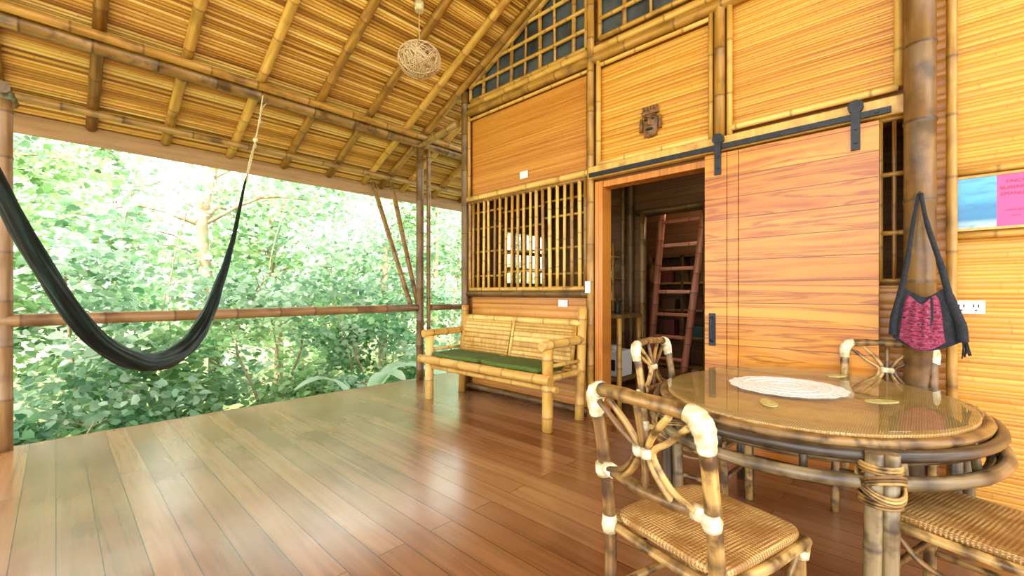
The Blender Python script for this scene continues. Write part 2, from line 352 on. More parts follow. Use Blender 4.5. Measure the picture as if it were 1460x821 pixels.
# ------------------------------------------------------------ house wall
mb=MB()
R=[(2.42,4.42,0,1.27),(4.28,4.42,1.27,2.44),(2.42,2.47,1.27,2.44),(2.30,4.42,2.44,3.7),(2.30,2.42,0,2.44),(1.10,2.30,2.33,3.7),
   (.2,1.10,0,3.7),(.05,.2,0,1.33),(.05,.2,2.37,3.7),(-3,.05,0,3.7)]
for y0,y1,z0,z1 in R: mb.box((3.765,y0,z0),(3.85,y1,z1))
zz=lambda y: min(zr(y),zr(RIDGE)-SL*(RIDGE-y))+.09
for X in (3.765,3.85): mb.poly([(X,-3,3.7),(X,4.42,3.7),(X,4.42,zz(4.42)),(X,RIDGE,zz(RIDGE)),(X,-3,zz(-3))])
wall=build('wall_house',mb,WBACK,origin=(0,0,0),kind='structure',label='house wall clad in golden split-bamboo panels')
def panel(y0,y1,z0,z1,m,pitch=.035,h=.005,lb=None,gap=.65,node=.33,nk=.6):
    mb=MB(); mb.sheet((3.763,y0,z0),(0,y1-y0,0),(0,0,z1-z0),(-1,0,0),pitch,h,node,gap=gap,nk=nk)
    build('panel',mb,m,parent=wall,label=lb,kind='structure')
panel(2.50,4.27,2.53,3.50,PAN_R,.016,.0012,'smooth orange woven bamboo panel',.5,.12,.4)
panel(1.27,2.34,2.55,3.50,PAN,.036,.007,'ribbed golden split-bamboo panel',.8)
panel(.10,1.11,2.58,3.60,PAN,.022,.0028,'golden split-bamboo panel above the sliding door',.7)
panel(-3,-.16,1.98,3.7,PAN_Y,.026,.003); panel(-3,-.16,1.60,1.96,PAN_Y,.026,.003); panel(-3,-.16,0,1.58,PAN_Y,.028,.003)
panel(-.12,.05,0,3.6,PAN_R,.05,.005); panel(.05,.2,0,1.30,PAN_R,.05,.005)
panel(2.50,4.27,.02,1.20,PAN_R,.075,.004,'orange bamboo panel below the barred window')
panel(.2,1.10,0,2.35,PAN_R,.05,.004)
panel(-3,1.2,3.80,5.0,PAN_Y,.05,.005)
tn=[2]
def trim(parts,m,lb):
    tn[0]+=1; mb=MB()
    for p0,p1,r in parts: mb.pole(p0,p1,r,.4,10)
    build('trim_%d'%tn[0],mb,m,kind='structure',label=lb)
X=3.72
trim([((X,4.34,3.60),(X,-1.5,3.60),.05)],POLE,'main horizontal bamboo beam over the panels')
trim([((X+.02,4.34,3.70),(X+.02,-1.5,3.70),.038)],POLE_L,'upper bamboo beam under the gable windows')
trim([((X,4.34,2.475),(X,2.44,2.475),.035)],POLE_L,'bamboo rail over the barred window')
trim([((X,4.34,1.245),(X,2.44,1.245),.038)],POLE_D,'dark bamboo sill rail under the barred window')
trim([((X,4.34,.05),(X,2.44,.05),.035)],POLE_D,'bamboo base rail')
trim([((X-.01,2.415,0),(X-.01,2.415,zr(2.4)-.02),.038)],POLE,'vertical bamboo stud by the doorway')
trim([((X,2.33,2.5),(X,2.33,3.56),.026)],POLE_L,'slim bamboo stud')
trim([((X,1.185,2.5),(X,1.185,zr(1.2)-.02),.042)],POLE,'vertical bamboo stud above the door')
trim([((X,1.255,2.52),(X,1.255,3.56),.02)],POLE_L,'thin bamboo edge strip')
trim([((X,1.11,2.52),(X,1.11,3.6),.022)],POLE_L,'thin bamboo edge strip')
trim([((X,2.44,2.52),(X,2.44,3.56),.022),((X,4.29,2.5),(X,4.29,3.56),.022),((X,4.29,3.51),(X,2.44,3.51),.018)],POLE_L,'thin bamboo frame of the orange panel')
trim([((X,1.27,2.54),(X,2.34,2.54),.022),((X,1.27,3.52),(X,2.34,3.52),.02)],POLE_L,'thin bamboo frame of the ribbed panel')
trim([((X,.10,2.575),(X,1.12,2.575),.024),((X,.10,2.575),(X,.10,3.6),.024)],POLE_L,'thin bamboo frame of the panel above the door')
trim([((X,-3,1.97),(X,-.16,1.97),.018)],POLE_L,'thin bamboo strip above the poster')
trim([((X,-3,1.59),(X,-.16,1.59),.018)],POLE_L,'thin bamboo strip below the poster')
mb=MB(); mb.box((3.70,2.275,0),(3.87,2.36,2.36)); build('trim_%d'%(tn[0]+1),mb,WOODO,kind='structure',bevel=.004,label='orange wooden door jamb'); tn[0]+=1
mb=MB(); mb.box((3.72,1.10,2.30),(3.87,2.275,2.36)); build('trim_%d'%(tn[0]+1),mb,WOODO,kind='structure',bevel=.004,label='wooden door head'); tn[0]+=1
# barred window
w=root('window_1',(X,3.38,1.27),'bamboo barred window with vertical slats over the bench','window',kind='structure')
def wr(mb): return rel(mb,w.location)
mb=MB()
for z in (1.30,2.42): mb.pole((X,4.28,z),(X,2.47,z),.024)
for y in (4.27,2.48): mb.pole((X,y,1.29),(X,y,2.43),.024)
build('frame',wr(mb),POLE,parent=w)
for i in range(18):
    y=4.20-i*(1.65/17); mb=MB(); a=U(-.008,.008); b=U(-.014,.014)
    mb.pole((X-.004,y+a,1.31),(X-.004,y+b,2.41),U(.016,.022),.3,8); build('slat',wr(mb),POLE_L if i%4 else POLE,parent=w)
for k,z in enumerate((1.50,1.78,2.05,2.28)):
    for (ya,yb) in ((4.26,3.7),(3.72,3.05),(3.07,2.49)):
        zz_=z+U(-.05,.05); mb=MB(); mb.pole((X+.03,ya,zz_),(X+.03,yb,zz_),.014); build('crossbar',wr(mb),POLE,parent=w)
# gable windows
def gable(n,ya,yb,zb,step,lb):
    w=root('window_%d'%n,(X,(ya+yb)/2,zb),lb,'window',kind='structure'); top=lambda y: min(zr(y)+.02,4.9)
    mb=MB(); N=12; ys=[ya+(yb-ya)*i/N for i in range(N+1)]
    mb.poly([(3.758,ya,zb),(3.758,yb,zb)]+[(3.758,y,top(y)) for y in ys[::-1]])
    build('pane',rel(mb,w.location),GLD,parent=w)
    mb=MB(); mb.pole((X+.01,ya,zb),(X+.01,yb,zb),.024); mb.pole((X+.01,ya,zb),(X+.01,ya,top(ya)),.022); mb.pole((X+.01,yb,zb),(X+.01,yb,top(yb)),.024)
    mb.cpole([(X,y,top(y)-.03) for y in ys],.034,1,sp=.35); build('frame',rel(mb,w.location),POLE,parent=w)
    y=ya-step; k=0
    while y>yb+.05:
        k+=1; mb=MB(); mb.pole((X+.012,y,zb),(X+.012,y+U(-.02,.02),top(y)-.02),.024 if k%2 else .015,.3,8); build('muntin',rel(mb,w.location),POLE,parent=w); y-=step*U(.85,1.1)
    z=zb+.19
    while z<top(yb)-.05:
        y0=min(ya,6.1-(z-3.13)/SL); mb=MB(); mb.pole((X,y0,z),(X,yb,z),.020,.3,8); build('muntin',rel(mb,w.location),POLE_L,parent=w); z+=.21
gable(2,4.27,2.48,3.75,.24,'dark gable window with bamboo grid panes under the roof slope')
gable(3,2.32,1.24,3.79,.27,'second dark gable window with bamboo grid panes')
# narrow slot beside the door
w=root('window_4',(3.74,.13,1.33),'narrow dark slot window with bamboo crossbars beside the column','window',kind='structure')
mb=MB(); mb.pole((X,.19,1.33),(X,.19,2.38),.016); mb.pole((X,.12,1.33),(X,.12,2.38),.012)
for z in (1.33,1.64,2.02,2.38): mb.pole((X,.22,z),(X,.05,z),.016)
build('frame',rel(mb,w.location),POLE,parent=w)
# ------------------------------------------------------------ sliding door
D=root('door_1',(3.64,.73,0.02),'sliding barn door of golden teak planks with black hardware','door',kind='structure')
dr=lambda mb: rel(mb,D.location)
mb=MB(); mb.box((3.62,.19,.03),(3.662,1.018,2.36)); build('plank_panel',dr(mb),TEAK,parent=D,bevel=.003)
mb=MB(); mb.box((3.62,1.022,.03),(3.662,1.10,2.36)); mb.box((3.62,1.104,.03),(3.662,1.27,2.36)); build('stile',dr(mb),TEAK,parent=D,bevel=.003)
for y in (1.166,.307):
    mb=MB(); mb.box((3.603,y-.024,2.19),(3.619,y+.024,2.50)); 
    mb.tube([(3.60,y,2.475),(3.64,y,2.475)],.042,16); 
    for z in (2.24,2.33): mb.tube([(3.592,y,z),(3.61,y,z)],.011,8)
    build('hanger',dr(mb),BLACK,parent=D,label='black iron roller hanger')
mb=MB(); mb.box((3.612,1.185,.83),(3.62,1.235,1.09)); mb.tube(crom([(3.615,1.21,.86),(3.575,1.21,.88),(3.57,1.21,.96),(3.575,1.21,1.04),(3.615,1.21,1.06)]),.008,8)
build('handle',dr(mb),BLACK,parent=D,label='black iron pull handle')
mb=MB(); mb.box((3.665,.0,2.39),(3.745,2.42,2.51)); build('track_board',mb,POLE_L,label='light wooden board carrying the door track',cat='board',bevel=.01)
mb=MB(); mb.box((3.622,.13,2.395),(3.636,2.38,2.435))
for y in (.2,.75,1.3,1.85,2.3): mb.tube([(3.612,y,2.417),(3.668,y,2.417)],.012,8)
build('door_track',mb,BLACK,label='black flat iron sliding door track',cat='track')

# ------------------------------------------------------------ interior
mb=MB()
mb.box((3.85,4.36,0),(7.5,4.44,1.4)); mb.box((3.85,4.36,2.15),(7.5,4.44,3.0)); mb.box((3.85,4.36,1.4),(4.45,4.44,2.15)); mb.box((5.4,4.36,1.4),(7.5,4.44,2.15))
build('wall_side',mb,INW,kind='structure',label='side wall of the house with a window opening')
trim([((4.45+i*.19,4.35,1.4),(4.45+i*.19,4.35,2.15),.03) for i in range(6)]+[((4.45,4.35,1.6),(5.4,4.35,1.6),.03),((4.45,4.35,1.85),(5.4,4.35,1.85),.03)],POLE_D,'dark bamboo bars in the side window')
mb=MB(); mb.box((5.6,2.78,0),(5.68,4.36,3)); mb.box((5.6,-1,0),(5.68,1.93,3)); mb.box((5.6,1.93,2.32),(5.68,2.78,3))
build('wall_inner',mb,INW,kind='structure',label='brown inner partition with a doorway')
mb=MB(); mb.box((7.42,-1,0),(7.5,4.36,3)); build('wall_back',mb,INW,kind='structure',label='brown back wall inside the house')
mb=MB(); mb.box((3.85,-1.08,0),(7.5,-1,3)); build('wall_end',mb,INW,kind='structure',label='end wall inside the house')
mb=MB(); mb.box((3.85,-1,3.0),(7.5,4.44,3.06)); build('ceiling_inner',mb,INW,kind='structure',label='brown ceiling inside the house')
trim([((5.56,1.93,0),(5.56,1.93,2.34),.04),((5.56,2.78,0),(5.56,2.78,2.34),.04),((5.56,1.85,2.36),(5.56,2.86,2.36),.04)],POLE_D,'dark bamboo frame of the inner doorway')
trim([((5.55,2.95,0),(5.55,2.95,3),.04),((5.55,3.07,0),(5.55,3.07,3),.03)],POLE_D,'dark bamboo studs inside')
L=root('ladder',(6.0,2.5,0),'worn red-brown bamboo ladder leaning inside the house','ladder')
for a,b in (((6.25,3.02,0),(5.95,2.66,2.5)),((6.25,2.50,0),(5.95,2.06,2.5))):
    mb=MB(); mb.pole(a,b,.05); build('rail',rel(mb,L.location),LADR,parent=L)
for i in range(7):
    z=.28+i*.33; t=z/2.5; mb=MB(); mb.pole((6.25-.3*t,3.04-.36*t,z),(6.25-.3*t,2.48-.44*t,z),.026); build('rung',rel(mb,L.location),LADR,parent=L)
Bk=root('bookcase',(7.25,2.9,0),'dark wooden bookcase filled with boxes behind the ladder','bookcase')
for z in (.02,.5,.95,1.4,1.85): mb=MB(); mb.box((7.1,2.3,z),(7.41,3.4,z+.035)); build('shelf_board',rel(mb,Bk.location),POLE_D,parent=Bk)
for y in (2.3,2.85,3.4): mb=MB(); mb.box((7.1,y-.02,0),(7.41,y+.02,1.89)); build('upright',rel(mb,Bk.location),POLE_D,parent=Bk)
bc=[plain('box_red','#6a3024',.6),plain('box_cream','#a8987a',.6),plain('box_brown','#5e4024',.6),plain('box_teal','#3c5450',.6)]
for z in (.535,.985,1.435):
    y=2.36
    while y<3.2:
        wd_=U(.08,.22); 
        if not(y+wd_>2.8 and y<2.9): 
            mb=MB(); mb.box((7.14,y,z),(7.36,y+wd_,z+U(.16,.36))); build('storage_box',mb,bc[int(U(0,3.99))],label='small storage box on the bookcase shelf',cat='box',group='boxes on the bookcase',bevel=.004)
        y+=wd_+U(.01,.06)
T=root('side_table',(4.35,2.52,0),'small bamboo side table just inside the doorway','table')
mb=MB(); mb.box((4.1,2.30,.98),(4.6,2.78,1.02)); build('table_top',rel(mb,T.location),POLE_D,parent=T,bevel=.005)
for x in (4.13,4.57):
    for y in (2.33,2.75): mb=MB(); mb.pole((x,y,0),(x,y,.98),.028); build('leg',rel(mb,T.location),POLE,parent=T)
mb=MB(); mb.box((4.12,2.32,.30),(4.58,2.76,.33)); build('shelf',rel(mb,T.location),POLE_D,parent=T)
A=root('white_appliance',(4.34,2.48,.332),'small white appliance on the side table shelf','appliance')
mb=MB(); mb.box((4.2,2.36,.332),(4.48,2.6,.62)); build('body',rel(mb,A.location),WHITE,parent=A,bevel=.02)
mb=MB(); mb.tube([(4.3,2.48,.62),(4.3,2.48,.67)],.06,14); build('knob',rel(mb,A.location),WHITE,parent=A)
mb=MB(); mb.box((4.185,2.42,.40),(4.2,2.54,.52)); build('vent',rel(mb,A.location),DARKH,parent=A)
mb=MB(); mb.tube([(4.3,2.45,1.02),(4.3,2.45,1.03),(4.3,2.45,1.14),(4.3,2.45,1.16),(4.3,2.45,1.2)],[.03,.035,.035,.014,.014],12); build('bottle',mb,DARKH,label='dark bottle on the side table',cat='bottle')
Sh=root('wall_shelf',(5.45,3.3,1.0),'small bamboo wall shelf inside the house','shelf')
for z in (1.15,1.45,1.75): mb=MB(); mb.box((5.34,3.12,z),(5.59,3.5,z+.025)); build('shelf_board',rel(mb,Sh.location),POLE_L,parent=Sh)
for y in (3.12,3.5): mb=MB(); mb.pole((5.36,y,1.0),(5.36,y,1.95),.018); build('upright',rel(mb,Sh.location),POLE,parent=Sh)
for (y,z) in ((3.2,1.175),(3.32,1.175),(3.22,1.475),(3.36,1.475),(3.25,1.775)):
    mb=MB(); mb.tube([(5.45,y,z),(5.45,y,z+.1)],[.03,.04],12); build('cup',mb,WHITE,label='white cup on the bamboo shelf',cat='cup',group='cups on the shelf')
for (x,y,e) in ((4.75,2.0,5),(6.5,2.0,40)):  # added fill lights to make the interior visible, no fixture modelled
    ld=bpy.data.lights.new('room_lamp','POINT'); ld.energy=e; ld.color=(1,.80,.6); ld.shadow_soft_size=.12
    o=bpy.data.objects.new('room_lamp',ld); o.location=(x,y,2.75); COL.objects.link(o)

# ------------------------------------------------------------ outlets, switches, mask, poster
def plate(name,y,z,w,h,x,lb,cat,slots):
    O=root(name,(x,y,z-h/2),lb,cat); mb=MB(); mb.box((x-.012,y-w/2,z-h/2),(x,y+w/2,z+h/2)); build('cover_plate',rel(mb,O.location),WHITE,parent=O,bevel=.003)
    for grp in slots:
        mb=MB(); D_='outlet' in name
        for dy,dz,sw,sh in grp: mb.box((x-.0135,y+dy-sw/2,z+dz-sh/2),(x-.011,y+dy+sw/2,z+dz+sh/2))
        build('socket' if D_ else 'rocker',rel(mb,O.location),DARKH if D_ else WHITE,parent=O)
S=[[(a+.01,.008,.005,.018),(a-.01,.008,.005,.018),(a,-.018,.008,.008)] for a in (-.03,.03)]
plate('wall_outlet',-.212,1.166,.135,.08,3.752,'white double power outlet beside the hanging bag','outlet',S)
plate('wall_outlet',2.79,1.14,.12,.075,3.755,'white power outlet above the bamboo bench','outlet',S)
plate('light_switch',3.355,2.63,.12,.085,3.755,'white switch plate high on the orange panel','switch',[[(-.02,0,.025,.045)],[(.02,0,.025,.045)]])
plate('light_switch',2.42,1.31,.06,.12,3.67,'white switch on the door stud','switch',[[(0,0,.02,.04)]])
K=root('carved_mask',(3.75,1.79,2.68),'dark carved wooden face mask on the wall panel','mask')
kr=lambda mb: rel(mb,K.location)
mb=MB(); mb.blob((3.745,1.79,2.79),(.035,.075,.115),20,12,0,.8); mb.box((3.72,1.73,2.685),(3.75,1.85,2.75)); build('face',kr(mb),CARV,parent=K,bevel=.004)
mb=MB(); mb.box((3.715,1.71,2.885),(3.75,1.87,2.915)); mb.box((3.72,1.72,2.915),(3.75,1.86,2.955))
for i in range(5): mb.blob((3.715,1.73+i*.03,2.935),(.012,.011,.02))
build('crown',kr(mb),CARV,parent=K)
for y in (1.755,1.825):
    mb=MB(); mb.blob((3.708,y,2.835),(.008,.017,.010)); build('eye',kr(mb),DARKH,parent=K)
mb=MB(); mb.blob((3.705,1.79,2.805),(.02,.014,.035)); mb.blob((3.712,1.79,2.785),(.018,.024,.012)); build('nose',kr(mb),CARV,parent=K)
mb=MB(); mb.blob((3.708,1.79,2.745),(.012,.038,.013)); build('mouth',kr(mb),DARKH,parent=K)
for y in (1.70,1.88):
    mb=MB(); mb.tube([(3.735,y,2.86),(3.735,y,2.74)],[.014,.02],8); build('ear_flap',kr(mb),CARV,parent=K)
mb=MB(); mb.tube(crom([(3.716,1.72,2.86),(3.703,1.755,2.868),(3.703,1.79,2.855),(3.703,1.825,2.868),(3.716,1.86,2.86)],4),.007,6); build('brow',kr(mb),CARV,parent=K)
# poster
P=root('poster',(3.735,-.34,1.62),'framed poster, blue water photo beside pink text panel','poster')
pm=NM('poster_blue',.3); sp=pm.node('ShaderNodeSeparateXYZ'); tc=pm.node('ShaderNodeTexCoord'); pm.l.new(tc.outputs['Object'],sp.inputs[0])
nz=pm.noise(pm.coord('Object',(1,7,26)),1,3,.3); base=pm.ramp(pm.math('MULTIPLY',sp.outputs[2],3.3),[(0,'#d8d6cc'),(.12,'#a8c8d4'),(.22,'#2874a8'),(.5,'#3488bc'),(.58,'#48a0dc'),(1,'#58b0ea')])
pm.color(pm.mix(pm.ramp(nz,[(.42,(0,0,0,1)),(.7,(.6,.6,.6,1))]),base,'#1c5c90'))
PINK=plain('poster_pink','#d04088',.35)
PTXT=plain('poster_text','#a01c48',.5)
mb=MB(); mb.box((3.728,-.322,1.635),(3.735,-.14,1.93)); build('photo_panel',rel(mb,P.location),pm.m,parent=P)
mb=MB(); mb.box((3.728,-.54,1.635),(3.735,-.322,1.93)); build('text_panel',rel(mb,P.location),PINK,parent=P)
mb=MB(); mb.box((3.722,-.55,1.93),(3.742,-.13,1.945)); mb.box((3.722,-.55,1.62),(3.742,-.13,1.635)); mb.box((3.722,-.14,1.62),(3.742,-.13,1.945)); mb.box((3.735,-.55,1.62),(3.75,-.13,1.945)); build('frame',rel(mb,P.location),POLE_L,parent=P)
for i,(tx,sz) in enumerate((('FINCA',.026),('BURENDA',.026),('EMANUEL',.026),('COSTA RICA',.014),('2 0 2 3',.012))):
    cu=bpy.data.curves.new('t','FONT'); cu.body=tx; cu.size=sz; cu.align_x='CENTER'; cu.extrude=.0006
    to=bpy.data.objects.new('t',cu); COL.objects.link(to); bpy.context.view_layer.update()
    me=bpy.data.meshes.new_from_object(to.evaluated_get(bpy.context.evaluated_depsgraph_get())); bpy.data.objects.remove(to)
    o=bpy.data.objects.new('lettering',me); me.materials.clear(); me.materials.append(PTXT); COL.objects.link(o); o.parent=P
    o.rotation_euler=(math.pi/2,0,-math.pi/2); o.location=(-.0082,-.395+.34,(1.88,1.845,1.81,1.72,1.69)[i]-1.62)

# ------------------------------------------------------------ bag
B=root('shoulder_bag',(3.5,-.02,.88),'woven dark and pink shoulder bag hanging on the column','bag')
br=lambda mb: rel(mb,B.location)
mb=MB(); mb.tube([(3.55,.0,1.83),(3.51,.0,1.83),(3.50,.0,1.85)],.006,6); build('hook',br(mb),BLACK,parent=B)
mb=MB()
mb.tube(crom([(3.515,.005,1.84),(3.50,.025,1.70),(3.49,.05,1.48),(3.48,.075,1.30),(3.47,.11,1.12),(3.48,.12,1.0)]),[.012]*6+[.016]*6+[.022]*6+[.026]*6+[.03]*7,8,prof=lambda a,i:.5+.5*abs(math.cos(a)))
mb.tube(crom([(3.515,-.005,1.84),(3.49,-.03,1.66),(3.48,-.085,1.42),(3.47,-.125,1.22),(3.47,-.165,1.08),(3.48,-.175,.98)]),[.016]*6+[.02]*6+[.026]*6+[.034]*6+[.038]*7,8,prof=lambda a,i:.5+.5*abs(math.cos(a)))
build('strap',br(mb),BAGD,parent=B)
def bagshape(y0t,y1t,y0b,y1b,zt,zb,x,th,mb,mi=0):
    N=16;b=len(mb.v)
    for side in (-1,1):
        for i in range(N+1):
            t=i/N; z=zt+(zb-zt)*t
            for j in range(N+1):
                q=j/N; y=(y0t+(y0b-y0t)*t**.6)*(1-q)+(y1t+(y1b-y1t)*t**.6)*q
                sag=.07*math.sin(math.pi*q)*(t-.1)-.03*math.cos(2*math.pi*q)*(1-t)
                bul=th*math.sin(math.pi*q)**.5*math.sin(math.pi*min(1,t*.8+.2))**.6*(1+.28*math.sin(q*22+t*3))
                mb.v.append(Vector((x+side*bul,y,z-sag))); mb.ring.append(0); mb.rnd.append(.5)
    for sd in (0,1):
        o=b+sd*(N+1)**2
        for i in range(N):
            for j in range(N):
                q=(o+i*(N+1)+j,o+i*(N+1)+j+1,o+(i+1)*(N+1)+j+1,o+(i+1)*(N+1)+j); mb.f.append(q if sd else q[::-1]); mb.uv+=[(j/N,i/N)]*4; mb.mi.append(mi); mb.sm.append(True)
mb=MB(); bagshape(.08,-.12,.12,-.175,1.25,.98,3.48,.035,mb); build('bag_body',br(mb),BAGD,parent=B)
mb=MB(); bagshape(.055,-.07,.09,-.115,1.21,.98,3.465,.037,mb); build('woven_front',br(mb),BAGW,parent=B,label='pink and red woven front panel')
mb=MB()
for i in range(14):
    y=-.182+U(-.01,.01); mb.tube([(3.48+U(-.015,.015),y,.99),(3.48+U(-.02,.02),y+U(-.02,.01),.99-U(.06,.11))],.003,5)
build('fringe',br(mb),BAGD,parent=B,kind='stuff')

# ------------------------------------------------------------ hammock
def hp(s_,z): return Vector((.47+1.13*s_,3.88+1.39*s_,z))
H=root('hammock',(.47,3.88,.6),'dark green cloth hammock slung across the deck','hammock')
hr=lambda mb: rel(mb,H.location)
pts=crom([hp(-.95,3.15),hp(-.80,2.52),hp(-.68,2.08),hp(-.5726,1.73),hp(-.458,1.385),hp(-.292,1.01),hp(-.13,.83),hp(0,.77),hp(.15,.80),hp(.28,.92),hp(.39,1.12),hp(.5,1.42),hp(.586,1.70),hp(.66,2.02),hp(.72,2.30),hp(.765,2.46)],6)
n=len(pts); rad=[]
for i in range(n):
    t=i/(n-1); r_=.009+.039*max(0,math.sin(math.pi*t**.95))**1.2
    if t>.6: r_*=1-.45*min(1,(t-.6)/.2)
    rad.append(r_)
mb=MB(); mb.tube(pts,rad,40,prof=lambda a,i:(1+.07*math.cos(9*a+i*.07)+.05*math.cos(17*a-i*.1)+.07*math.sin(i*.9+3*a))*(1+.3*abs(math.sin(a))))
build('cloth',hr(mb),HAM,parent=H)
zt=pz+.075
mb=MB()
for k in range(5):
    a=k*1.25; o=lambda r: Vector((math.cos(a)*r,math.sin(a)*r,0))
    mb.tube(crom([hp(.74,2.36)+o(.008),hp(.80,2.62)+o(.010),hp(.855,2.84)+o(.004)]),.0035,6)
mb.tube(crom([hp(.855,2.84),hp(.91,3.1),hp(.95,3.36),hp(.975,zt),hp(1.0,zt+.01),hp(1.04,zt-.02),hp(1.06,3.40),hp(1.0,pz-.075),hp(.94,3.24),hp(.92,3.12)]),.007,8)
mb.blob(hp(.86,2.86),(.026,.026,.026)); mb.blob(hp(.855,2.80),(.014,.014,.03)); mb.blob(hp(.915,3.1),(.014,.014,.03))
build('rope',hr(mb),ROPE,parent=H)
mb=MB(); mb.tube([hp(-.95,3.15),Vector((-1.0,2.07,zr(2.07)-.02)),Vector((-1.0,2.03,zr(2.03)+.02))],.011,8); build('rope',hr(mb),ROPE,parent=H)

# ------------------------------------------------------------ pendant lamp
lx,ly=2.58,3.76; lz=3.66; lc=zr(3.76)+.09
Lp=root('pendant_lamp',(lx,ly,3.46),'airy woven rattan ball pendant lamp hanging from the roof','lamp')
lr=lambda mb: rel(mb,Lp.location)
mb=MB(); mb.tube([(lx,ly,lz+.17),(lx,ly,lc-.03)],.004,6); build('cord',lr(mb),CORD,parent=Lp)
mb=MB(); mb.tube([(lx,ly,lc-.09),(lx,ly,lc)],[.045,.05],14); build('ceiling_rose',lr(mb),ROPE,parent=Lp)
mb=MB(); mb.tube([(lx,ly,lz+.07),(lx,ly,lz+.17)],.018,10); build('lamp_socket',lr(mb),WHITE,parent=Lp)
mb=MB(); mb.blob((lx,ly,lz+.03),(.035,.035,.045)); build('bulb',lr(mb),WHITE,parent=Lp)
mb=MB()
for k in range(60):
    ax=Vector((U(-1,1),U(-1,1),U(-.9,.9))).normalized(); e=ax.orthogonal().normalized(); f=ax.cross(e); d=U(-.6,.6); rr=math.sqrt(1-d*d); R0=U(.155,.20)
    mb.tube([Vector((lx,ly,lz))+Vector((v.x*1.12,v.y*1.12,v.z*.85))*R0 for v in [(e*math.cos(a)+f*math.sin(a))*rr+ax*d for a in [i*math.pi/14 for i in range(28)]]],.0036,5,closed=True)
build('lamp_shade',lr(mb),CORD,parent=Lp,label='open woven rattan shade')

# ------------------------------------------------------------ bench
Bn=root('bench',(3.33,3.35,0),'straw coloured bamboo bench with armrests against the wall','bench')
b_r=lambda mb: rel(mb,Bn.location)
def bp(name,fn,m=POLE_L,**k):
    mb=MB(); fn(mb); return build(name,b_r(mb),m,parent=Bn,**k)
for y in (2.45,4.25):
    bp('leg',lambda mb:mb.pole((3.06,y,0),(3.06,y,.74),.05,.25,14))
    bp('leg',lambda mb:mb.pole((3.56,y,0),(3.62,y,1.10),.045,.28,14))
    bp('armrest',lambda mb:mb.pole((2.97,y,.775),(3.60,y,.79),.042,.2,14))
    bp('side_rail',lambda mb:(mb.pole((3.06,y,.47),(3.57,y,.47),.03),mb.pole((3.06,y,.58),(3.57,y,.58),.018)))
bp('seat_rail',lambda mb:mb.pole((2.99,2.36,.475),(2.99,4.34,.475),.046,.33,14))
bp('seat_rail',lambda mb:mb.pole((3.08,2.36,.38),(3.08,4.3,.38),.03,.33,12))
bp('seat_rail',lambda mb:mb.pole((3.52,2.42,.47),(3.52,4.28,.47),.035))
bp('seat',lambda mb:mb.sheet((3.02,2.47,.495),(0,1.76,0),(.5,0,0),(0,0,1),.04,.008))
nb=Vector((-.95,0,.3)).normalized()
for a,b in ((2.52,3.33),(3.39,4.19)):
    bp('backrest_panel',lambda mb:(mb.sheet((3.49,a,.50),(0,b-a,0),(.10,0,.43),nb,.045,.006,.8,gap=1.2,nk=.3),mb.sheet((3.502,b,.50),(0,a-b,0),(.10,0,.43),-nb,.045,.006,.8,gap=1.2,nk=.3)))
bp('backrest_rail',lambda mb:mb.pole((3.60,2.45,.95),(3.60,4.25,.95),.034,.35,12))
bp('backrest_rail',lambda mb:mb.pole((3.53,2.45,.52),(3.53,4.25,.52),.028,.35,12))
for y in (2.51,3.36,4.20): bp('backrest_stile',lambda mb:mb.pole((3.50,y,.50),(3.595,y,.95),.02))
for y0,y1,lb in ((2.52,3.36,'flat green seat cushion with slight wrinkles'),(3.38,4.20,'flat green seat cushion with slight wrinkles')):
    mb=MB(); mb.blob((3.24,(y0+y1)/2,.535),(.22,(y1-y0)/2,.028),40,14,0,.28)
    for v in mb.v: v.z+=.004*math.sin(v.y*31)+.003*math.sin(v.x*40+v.y*9)
    build('seat_cushion',mb,GREEN,label=lb,cat='cushion',group='green bench cushions')

